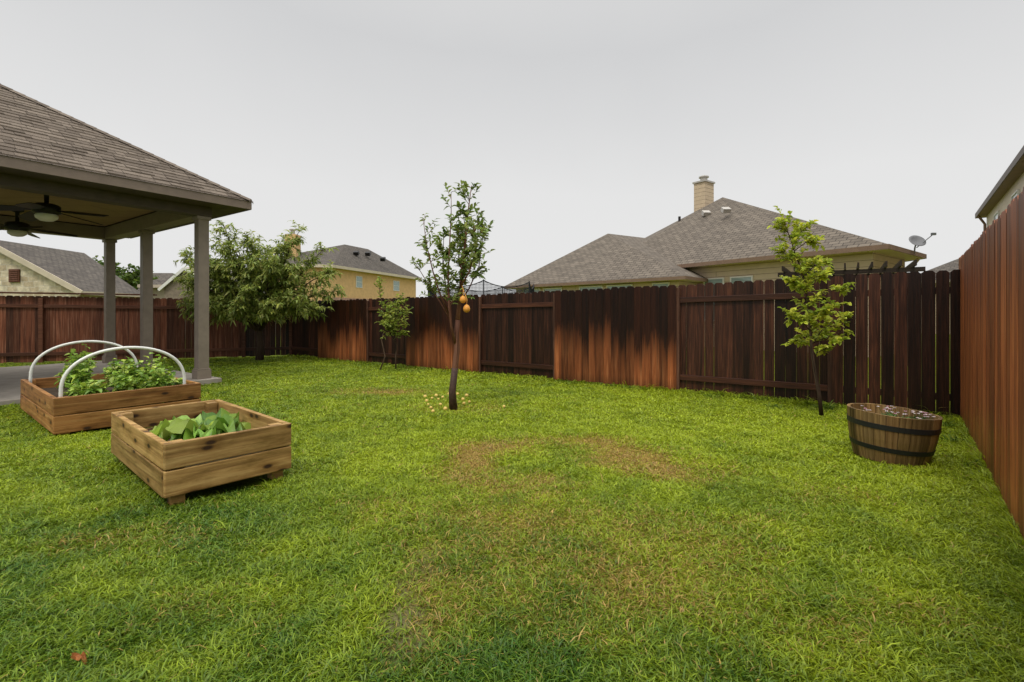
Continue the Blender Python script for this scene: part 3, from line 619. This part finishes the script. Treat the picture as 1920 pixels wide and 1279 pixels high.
# ---------------------------------------------------------------- barrel planter
bx3=Vector((BC.x,BC.y,0)); axz=Vector((.055,-.02,1)).normalized()
BP=top('barrel_planter',(BC.x,BC.y,0),'half whiskey barrel planter with black iron bands on grass','planter')
rb,rt,Hb=.268,.338,.42
X_=axz.orthogonal().normalized(); Y_=axz.cross(X_)
def brad(z): t=z/Hb; return rb+(rt-rb)*t+.014*math.sin(math.pi*t)
mb=MB(); ns=24
for i in range(ns):
    t0=2*math.pi*(i+.02)/ns; t1=2*math.pi*(i+.98)/ns; mb.tint(); vs=[]; lv=[0,.1,.2,.3,Hb+random.uniform(-.002,.002)]
    for z in lv:
        for rr_ in (0,-.026):
            for t in (t0,(t0+t1)/2,t1): R_=brad(min(z,Hb))+rr_; vs.append(bx3+axz*z+(X_*math.cos(t)+Y_*math.sin(t))*R_)
    fs=[]
    for k in range(4):
        a=k*6; b2=a+6
        fs+=[(a,a+1,b2+1,b2),(a+1,a+2,b2+2,b2+1),(a+3,b2+3,b2+4,a+4),(a+4,b2+4,b2+5,a+5),(a,b2,b2+3,a+3),(a+2,a+5,b2+5,b2+2)]
    a=24; fs+=[(a,a+1,a+4,a+3),(a+1,a+2,a+5,a+4)]; mb.add(vs,fs)
part('staves',mb,M_stave,BP)
for z0_,z1_ in ((.10,.14),(.29,.335)):
    mb=MB(); mb.lathe(bx3,[(brad(z0_)-.005,z0_),(brad(z0_)+.004,z0_),(brad(z1_)+.004,z1_),(brad(z1_)-.005,z1_)],52,axz); part('band',mb,M_iron,BP,smooth=False)
mb=MB(); mb.lathe(bx3,[(.001,.345),(.12,.35),(.24,.34),(brad(.33)-.028,.33)],24,axz); part('soil',mb,M_soil,BP,smooth=True)
for i in range(7):
    az=random.uniform(0,6.28); rr_=.25*math.sqrt(random.random()); c=bx3+axz*.345+Vector((math.cos(az)*rr_,math.sin(az)*rr_,0)); mb=MB()
    for j in range(24): leaf(mb,c+rdir(0,.2)*.03,rdir(.6,.4),.06,.024,jit((.12,.20,.05)))
    for j in range(6):
        p=c+Vector((random.gauss(0,.03),random.gauss(0,.03),random.uniform(.05,.10))); mb.cur=(.08,.15,.04); mb.tube([c,p],.0015,4,False)
        col=random.choice(((.68,.38,.5),(.78,.70,.73),(.75,.64,.66)))
        for k in range(5): t=k*1.2566+j; leaf(mb,p,(math.cos(t),math.sin(t),.25),.015,.013,col)
    solo('flower_plant',mb,M_pet,c,'small pink and white flowers growing in the barrel','flower','flowers in the barrel planter',uv=False,recalc=False)
c=Vector((-1.62,1.77,.035)); mb=MB(); bigleaf(mb,c,.3,.075,.03,-.05,(.4,.1,.03)); solo('fallen_leaf',mb,M_dry,c,'curled orange-brown dead leaf on the grass','leaf',recalc=False)
for px,py,s_ in ((1262,733,.16),(1095,718,.13),(1555,768,.2),(1330,745,.1),(1775,800,.16),(1840,880,.14),(1790,830,.12),(900,700,.1),(1180,728,.1),(1450,765,.12)):
    Yg=1173.9/(py-587); c=Vector(((px-960)/903*Yg,Yg,0)); mb=MB()
    for j in range(38):
        d=rdir(1.3,.5); leaf(mb,c+Vector((random.gauss(0,.04),random.gauss(0,.04),0)),d,s_*random.uniform(.5,1.1),.014,jit(lerp((.08,.16,.02),(.28,.38,.04),random.random())),droop=.3)
    solo('weed_tuft',mb,M_leaf,c,'tuft of taller weeds at the foot of the fence','weed','weeds along the fence',uv=False,recalc=False)
# ---------------------------------------------------------------- houses
def roofpoly(H,name,eave,ze,faces3,mat,fasciam,fh=.18,soff=None):
    mb=MB()
    for f_ in faces3: mb.add([Vector(p) for p in f_],[tuple(range(len(f_)))])
    r_=part(name,mb,mat,H,recalc=False)
    mb=MB(); mb.add([Vector((*p,ze-fh+.02)) for p in eave],[tuple(range(len(eave)))]); part('soffit',mb,soff or M_cream,H)
    mb=MB()
    for i in range(len(eave)):
        a=eave[i]; b_=eave[(i+1)%len(eave)]; mb.beam((*a,ze-fh/2+.01),(*b_,ze-fh/2+.01),.03+.002*(i%2),fh)
    part('fascia',mb,fasciam,H); return r_
def walls(H,pts_,z1,mat,name='wall'):
    mb=MB(); n_=len(pts_); vs=[Vector((*p,0)) for p in pts_]+[Vector((*p,z1)) for p in pts_]
    mb.add(vs,[(i,(i+1)%n_,(i+1)%n_+n_,i+n_) for i in range(n_)]); return part(name,mb,mat,H)
def inset(pts_,d):
    P=[Vector(p) for p in pts_]; n_=len(P); ar=sum(P[i].x*P[(i+1)%n_].y-P[(i+1)%n_].x*P[i].y for i in range(n_)); sg=1 if ar>0 else -1; out=[]
    for i in range(n_):
        a,b_,c=P[i-1],P[i],P[(i+1)%n_]; d1=(b_-a).normalized(); d2=(c-b_).normalized(); n1=Vector((-d1.y,d1.x))*sg; n2=Vector((-d2.y,d2.x))*sg
        m_=(n1+n2).normalized(); out.append(b_+m_*(d/max(.3,m_.dot(n1))))
    return [tuple(p) for p in out]
def window(H,p0,p1,t,w_,z0_,z1_,outn,shut=None):
    p0=Vector(p0);p1=Vector(p1); d=(p1-p0).normalized(); c=p0+d*t; o_=Vector(outn); c=c+o_*.02; hw=w_/2; d3=Vector((*d,0)); n3=Vector((*o_,0)); c3=Vector((c.x,c.y,(z0_+z1_)/2)); hz=(z1_-z0_)/2
    mb=MB(); f=.045
    for s_ in(-1,1):
        mb.obox(c3+d3*s_*(hw-f/2),d3,n3,(0,0,1),f/2,.035,hz); mb.obox(c3+Vector((0,0,s_*(hz-f/2))),d3,n3,(0,0,1),hw-f-.001,.034,f/2)
    mb.obox(c3,d3,n3,(0,0,1),hw-f-.001,.028,.018)
    W_=rawmesh('window',mb.v,mb.f,M_frame,origin=ORG[H.name],parent=H,cols=mb.t)
    mb=MB(); mb.obox(c3,d3,n3,(0,0,1),hw-f,.008,hz-f); part('glass',mb,M_glass,W_)
NH=top('neighbor_house',(8,22,0),'tan single-storey house with brown hip roof and chimney','house')
Ev=[(10.4,13.3),(13.5,15.7),(14.5,24),(10,30),(3,28),(3.7,23.2)]; T=(10.06,23,6.83)
fc=[[(*Ev[i],3.2),(*Ev[(i+1)%6],3.2),T] for i in range(6)]
r1=roofpoly(NH,'roof',Ev,3.2,fc,M_shing2,M_fascia,.14)
wi=inset(Ev,.5); walls(NH,wi,3.09,M_siding)
P=Vector(wi[0]); L0=Vector(wi[5]); dn=(L0-P).normalized(); on=Vector((dn.y,-dn.x)); 
if on.dot(-P)<0: on=-on
for t,w_ in ((6.2,.75),(5.1,.85),(4.0,.85),(2.2,.8)): window(NH,P,L0,t,w_,1.0,2.62,on)
E2=[(6.12,17.0),(9.2,20.2),(8.2,26.5),(2.2,27),(-.39,23.5)]; Ta=(4.78,24,5.26); Tb=(7.2,25.2,5.2); z2=2.6
e3=[(*p,z2) for p in E2]
fc=[[e3[4],e3[0],Ta],[e3[0],e3[1],Tb,Ta],[e3[1],e3[2],Tb],[e3[2],e3[3],Ta,Tb],[e3[3],e3[4],Ta]]
roofpoly(NH,'roof',E2,z2,fc,M_shing2,M_fascia,.12)
wi=inset(E2,.45); walls(NH,wi,2.5,M_siding)
P=Vector(wi[0]); L0=Vector(wi[4]); dn=(L0-P).normalized(); on=Vector((dn.y,-dn.x)); 
if on.dot(-P)<0: on=-on
for t,w_ in ((.7,.7),(2.5,1.2),(3.9,1.2),(6.0,1.1),(7.3,1.1)): window(NH,P,L0,t,w_,.9,2.44,on)
ca,sa=math.cos(.62),math.sin(.62); cx=Vector((9.52,23.9,0))
mb=MB(); mb.obox(cx+V(0,0,6.2),(ca,sa,0),(-sa,ca,0),(0,0,1),.38,.30,1.52); ch=part('chimney',mb,M_siding,r1)
mb=MB(); mb.obox(cx+V(0,0,7.75),(ca,sa,0),(-sa,ca,0),(0,0,1),.43,.35,.04); mb.lathe(cx+V(0,0,7.78),[(.17,0),(.17,.22),(.24,.23),(.24,.28),(.12,.33),(0,.34)],14); part('chimney_cap',mb,M_chim,r1)
def on_roof(px,py,Yd): return Vector(((px-960)/903*Yd,Yd,1.3-(py-587)/903*Yd))
for px,py,Yd in ((1324,400,22.0),(1361,394,20.5)):
    p=on_roof(px,py,Yd); mb=MB(); mb.obox(p,(1,0,.0),(0,1,.6),(0,-.6,1),.16,.14,.09); part('roof_vent',mb,M_chim,r1)
p=on_roof(1274,410,23.4); mb=MB(); mb.tube([p-V(0,0,.3),p+V(0,0,.1)],.06,8); part('vent_pipe',mb,M_darkmetal,r1)
mb=MB(); q_=Vector(Ev[1]); mb.tube([(q_.x-.25,q_.y+.0,3.05),(q_.x-.45,q_.y-.0,2.8),(q_.x-.45,q_.y,0)],.045,8); part('downspout',mb,M_cream,NH)
dc=Vector((12.22,14.55,3.45)); SD=top('satellite_dish',(12.4,14.85,3.15),'grey satellite dish on a bent pole at the eave','satellite dish')
axd=Vector((-.1,-.75,.55)).normalized()
mb=MB(); mb.lathe(dc,[(.001,0),(.08,.007),(.16,.025),(.225,.05),(.219,.056),(.155,.034),(.08,.016),(.001,.009)],28,axd); part('reflector',mb,plain('dish_grey',(.13,.13,.14),.5,5,.1),SD,smooth=True)
mb=MB(); mb.tube([(12.4,14.85,3.1),(12.38,14.8,3.3),dc],.022,8); part('mast',mb,M_pole,SD)
fp=dc+axd*.26+Vector((.36,0,.05)); mb=MB(); mb.tube([dc+Vector((0,0,-.18)),fp],.014,8); mb.obox(fp,(1,0,0),(0,1,0),(0,0,1),.06,.03,.035); part('receiver_arm',mb,M_pole,SD)
# pergola
PG=top('pergola',(8.2,11.2,0),'dark stained wooden pergola behind the fence','pergola'); pd=Vector((*UF,0)); pv=Vector((*VF,0)); o_=Vector((8.75,10.5,0))
for vv in(0,1.7):
    mb=MB(); mb.beam(o_+pv*vv+V(0,0,2.25)-pd*.2,o_+pv*vv+pd*2.6+V(0,0,2.25),.05,.10); part('beam',mb,M_pergola,PG)
    for uu in(0,2.4):
        mb=MB(); p=o_+pv*vv+pd*uu; mb.obox(p+V(0,0,1.1),pd,pv,(0,0,1),.05,.05,1.1); part('post',mb,M_pergola,PG)
for i in range(11):
    mb=MB(); p=o_+pd*(i*.245); mb.beam(p-pv*.5+V(0,0,2.36),p+pv*2.0+V(0,0,2.36),.035,.12); part('slat',mb,M_pergola,PG)
# trampoline
c=Vector((-.95,15.2,0)); TR=top('trampoline',c,'round trampoline with sagging dark safety net','trampoline'); n_=7; R_=1.65
mb=MB(); mb.lathe(c,[(R_,.75),(R_+.08,.78),(R_,.81),(R_-.08,.78),(R_,.75)],32); part('frame',mb,M_pole,TR)
mb=MB(); mb.lathe(c,[(.001,.77),(R_-.1,.78)],32); part('mat',mb,M_net,TR)
tops=[]
for i in range(n_):
    t=2*math.pi*(i+.35)/n_; p=c+Vector((math.cos(t)*(R_+.1),math.sin(t)*(R_+.1),0)); tops.append(p); mb=MB(); mb.tube([p,p+V(0,0,2.15),p+V(0,0,2.24)],[.018,.018,.018],8); part('pole',mb,M_net,TR)
mb=MB()
for i in range(n_):
    a=tops[i];b_=tops[(i+1)%n_]; ns_=36
    top_=[a.lerp(b_,k/ns_)+V(0,0,2.22-.17*math.sin(math.pi*k/ns_)**.8) for k in range(ns_+1)]
    mb.tube(top_,.014,5)
    for k in range(ns_):
        mb.tube([top_[k],Vector((top_[k].x,top_[k].y,.8))],.005,3,False)
    for z in np.arange(.9,2.25,.04):
        seg=[Vector((q_.x,q_.y,min(z,q_.z))) for q_ in top_[::4]]; mb.tube(seg,.006,3,False)
part('net',mb,M_net,TR)
# yellow house
YH=top('neighbor_house',(-17,50,0),'yellow stucco two-storey house with grey-brown hip roof','house')
E3=[(-22,40),(-15.6,42),(-10.9,58),(-22,62)]; z3=5.5; Ra=(-17.2,49.5,8.35); Rb=(-16.0,53.5,8.4)
e=[(*p,z3) for p in E3]; r3=roofpoly(YH,'roof',E3,z3,[[e[0],e[1],Ra],[e[1],e[2],Rb,Ra],[e[2],e[3],Rb],[e[3],e[0],Ra,Rb]],M_shing3,M_cream,.25)
wi=inset(E3,.5); walls(YH,wi,5.35,M_stucco); P=Vector(wi[1]);L0=Vector(wi[2]); dn=(L0-P).normalized(); on=Vector((dn.y,-dn.x))
if on.dot(-P)<0: on=-on
Lw=(L0-P).length
for t,w_ in ((.27*Lw,1.0),(.71*Lw,1.3)): window(YH,P,L0,t,w_,3.75,4.85,on)
mb=MB(); q0=P+dn*.02*Lw+on*.03;q1=P+dn*.42*Lw+on*.03; mb.beam((q0.x,q0.y,1.35),(q1.x,q1.y,1.35),.05,2.7); part('brick_veneer',mb,M_redbrick,YH)
mb=MB(); p=Vector((-19.8,43.5,0)); mb.obox(p+V(0,0,7),(1,0,0),(0,1,0),(0,0,1),.5,.5,1.35); part('chimney',mb,M_stucco,r3); mb=MB(); mb.lathe(p+V(0,0,8.35),[(.2,0),(.2,.4),(.3,.42),(.3,.5),(0,.6)],12); part('chimney_cap',mb,M_chim,r3)
for px,py,Yd in ((668,475,48.5),(690,476,50.5),(718,486,51)):
    p=on_roof(px,py,Yd); mb=MB(); mb.obox(p,(1,0,0),(0,1,.5),(0,-.5,1),.25,.2,.18); part('roof_vent',mb,M_darkmetal,r3)
# stone gable house
SH=top('neighbor_house',(-24,24,0),'cream limestone gabled house with grey roof and vent','house')
G=V(-24.2,22,4.75);EL=V(-28.7,22,2.3);ER=V(-19.7,22,2.3);R2=V(-24.6,27.7,4.75);FE=V(-19.6,25.6,2.3);FL_=V(-28.9,27,2.3)
mb=MB(); y_=22.25
mb.add([V(-28.4,y_,0),V(-20.0,y_,0),V(-20.0,y_,2.38),V(-24.2,y_,4.62),V(-28.4,y_,2.38)],[(0,1,2,3,4)]); mb.add([V(-20,y_,0),V(-20,25.4,0),V(-20,25.4,2.38),V(-20,y_,2.38)],[(0,1,2,3)]); part('wall',mb,M_stone,SH)
mb=MB(); mb.add([ER,FE,R2,G],[(0,1,2,3)]); mb.add([FE,FL_,R2],[(0,1,2)]); mb.add([FL_,EL,G,R2],[(0,1,2,3)]); part('roof',mb,M_shing3,SH,recalc=False)
mb=MB(); mb.beam(G+V(0,-.02,-.09),ER+V(.05,-.02,-.09),.04,.24); mb.beam(EL+V(0,-.02,-.09),G+V(0,-.021,-.09),.04,.24); mb.beam(ER+V(.02,0,-.08),FE+V(.02,0,-.08),.04,.16); part('fascia',mb,M_cream,SH)
mb=MB(); mb.obox((-22.95,22.21,3.02),(1,0,0),(0,1,0),(0,0,1),.24,.03,.30); 
for k in range(6): mb.obox((-22.95,22.17,2.78+k*.095),(1,0,0),(0,1,.6),(0,0,1),.2,.02,.02)
part('louvre_vent',mb,plain('brown_louvre',(.12,.045,.025),.7),SH)
GH=top('garden_shed',(-16.3,24,0),'small shed with white-trimmed gable and pale roof','shed')
G=V(-16.3,24,3.6);a=V(-17.6,24,2.5);b_=V(-15.0,24,2.5);of=V(2.2,3.5,0)
mb=MB(); mb.add([G,b_,b_+of,G+of],[(0,1,2,3)]); mb.add([a,G,G+of,a+of],[(0,1,2,3)]); part('roof',mb,plain('pale_roof',(.42,.38,.33),.8,4,.15),GH,recalc=False)
mb=MB(); mb.add([V(-17.4,24.1,0),V(-15.2,24.1,0),V(-15.2,24.1,2.6),V(-16.3,24.1,3.5),V(-17.4,24.1,2.6)],[(0,1,2,3,4)]); mb.add([V(-15.2,24.1,0),V(-15.2,24.1,2.6),V(-13,27.6,2.6),V(-13,27.6,0)],[(0,1,2,3)]); part('wall',mb,plain('shed_taupe',(.20,.16,.12),.8),GH)
mb=MB(); mb.beam(G+V(0,-.03,-.06),b_+V(0,-.03,-.06),.04,.14); mb.beam(a+V(0,-.03,-.06),G+V(0,-.031,-.06),.04,.14); mb.beam(b_+V(0,-.02,-.07),b_+of+V(0,0,-.07),.04,.12); part('trim',mb,M_frame,GH)
def hip(c,ang,L_,W_,ze,zr,label,wm,rm):
    c=Vector(c); d=Vector((math.cos(ang),math.sin(ang))); s_=Vector((-d.y,d.x)); E_=[tuple(c+d*x*L_/2+s_*y*W_/2) for x,y in((-1,-1),(1,-1),(1,1),(-1,1))]
    H=top('neighbor_house',(c.x,c.y,0),label,'house'); r=(L_-W_)/2; Ra=(*(c-d*r),zr);Rb=(*(c+d*r),zr); e=[(*p,ze) for p in E_]
    roofpoly(H,'roof',E_,ze,[[e[0],e[1],Rb,Ra],[e[1],e[2],Rb],[e[2],e[3],Ra,Rb],[e[3],e[0],Ra]],rm,M_cream); walls(H,inset(E_,.45),ze-.14,wm)
hip((-36.5,48),.1,13,8,3.0,5.3,'grey-roofed single-storey house beyond the back fence',M_stucco,M_shing3)
hip((-19.5,32),.2,7,5,3.0,4.4,'tan house with low grey hip roof beside tree',M_cream,M_shing3)
hip((30.2,31),.6,9,6,3.3,5.1,'distant house with low dark grey hip roof',M_siding,M_shing3)
TH=top('neighbor_house',(22,16,0),'tall two-storey tan house with dark overhanging eaves','house')
dv=Vector((.632,.775)); nr=Vector((.775,-.632)); e0=Vector((20.4,21.2)); E4=[tuple(e0),tuple(e0-dv*17),tuple(e0-dv*17+nr*9),tuple(e0+nr*9)]
c1_=Vector(E4[0])+nr*4.5-dv*4.5; c2_=Vector(E4[1])+nr*4.5+dv*4.5; z4=5.65; e=[(*p,z4) for p in E4]; Ra=(*c1_,8.3);Rb=(*c2_,8.3)
roofpoly(TH,'roof',E4,z4,[[e[0],e[1],Rb,Ra],[e[1],e[2],Rb],[e[2],e[3],Ra,Rb],[e[3],e[0],Ra]],M_shing3,plain('dark_gutter',(.06,.035,.02),.5),.2,soff=M_fascia)
wi=inset(E4,.32); walls(TH,wi,5.48,M_cream); P=Vector(wi[0]);L0=Vector(wi[1])
for t in (3.2,7.2,10.5): window(TH,P,L0,t,1.1,3.6,5.1,-nr)
mb=MB(); p=P-nr*.08-dv*.3; mb.tube([(p.x-nr.x*.2,p.y-nr.y*.2,5.47),(p.x,p.y,5.1),(p.x,p.y,0)],.05,8); part('downspout',mb,M_fascia,TH)
# ---------------------------------------------------------------- light and sky
w_=bpy.data.worlds.new('World'); S.world=w_; w_.use_nodes=True; nt=w_.node_tree; bg=nt.nodes['Background']; L=nt.links.new
el=math.radians(58); az=math.radians(205)
sky=N(nt,'ShaderNodeTexSky'); sky.sky_type='NISHITA'; sky.sun_disc=False; sky.sun_elevation=el; sky.sun_rotation=az; sky.dust_density=5; sky.air_density=1
hs=N(nt,'ShaderNodeHueSaturation',Saturation=.2); L(sky.outputs[0],hs.inputs['Color'])
tc=N(nt,'ShaderNodeTexCoord'); sx=N(nt,'ShaderNodeSeparateXYZ'); L(tc.outputs['Generated'],sx.inputs[0])
n=N(nt,'ShaderNodeTexNoise',Scale=1.3,Detail=5.0,Roughness=.55); L(tc.outputs['Generated'],n.inputs['Vector'])
zz=math_(nt,'ADD',sx.outputs[2],math_(nt,'MULTIPLY',math_(nt,'SUBTRACT',n.outputs[0],.5),.20))
lin=ramp(nt,zz,[(0,(.425,.425,.423)),(.25,(.405,.405,.404)),(.50,(.33,.332,.336)),(.62,(.36,.36,.36)),(.75,(.90,.90,.88)),(1,(1.35,1.35,1.32))])
g10=mixc(nt,1.0,lin,(20.,20.,20.),'MULTIPLY')
L(mixc(nt,.06,g10,hs.outputs[0]),bg.inputs[0]); bg.inputs[1].default_value=.1
sd=bpy.data.lights.new('sun','SUN'); sd.energy=1.5; sd.angle=math.radians(12); sd.color=(1,.95,.85); so=bpy.data.objects.new('sun',sd); COL.objects.link(so)
dirv=Vector((math.sin(az)*math.cos(el),math.cos(az)*math.cos(el),math.sin(el))); so.rotation_euler=dirv.to_track_quat('Z','Y').to_euler(); so.location=dirv*30
cd=bpy.data.cameras.new('camera'); cd.sensor_width=36; cd.lens=903/1920*36; cd.shift_y=-52.5/1920; cd.clip_end=3000; cd.clip_start=.05
co=bpy.data.objects.new('camera',cd); COL.objects.link(co); co.location=(0,0,1.3); co.rotation_euler=(math.radians(90),0,0); S.camera=co
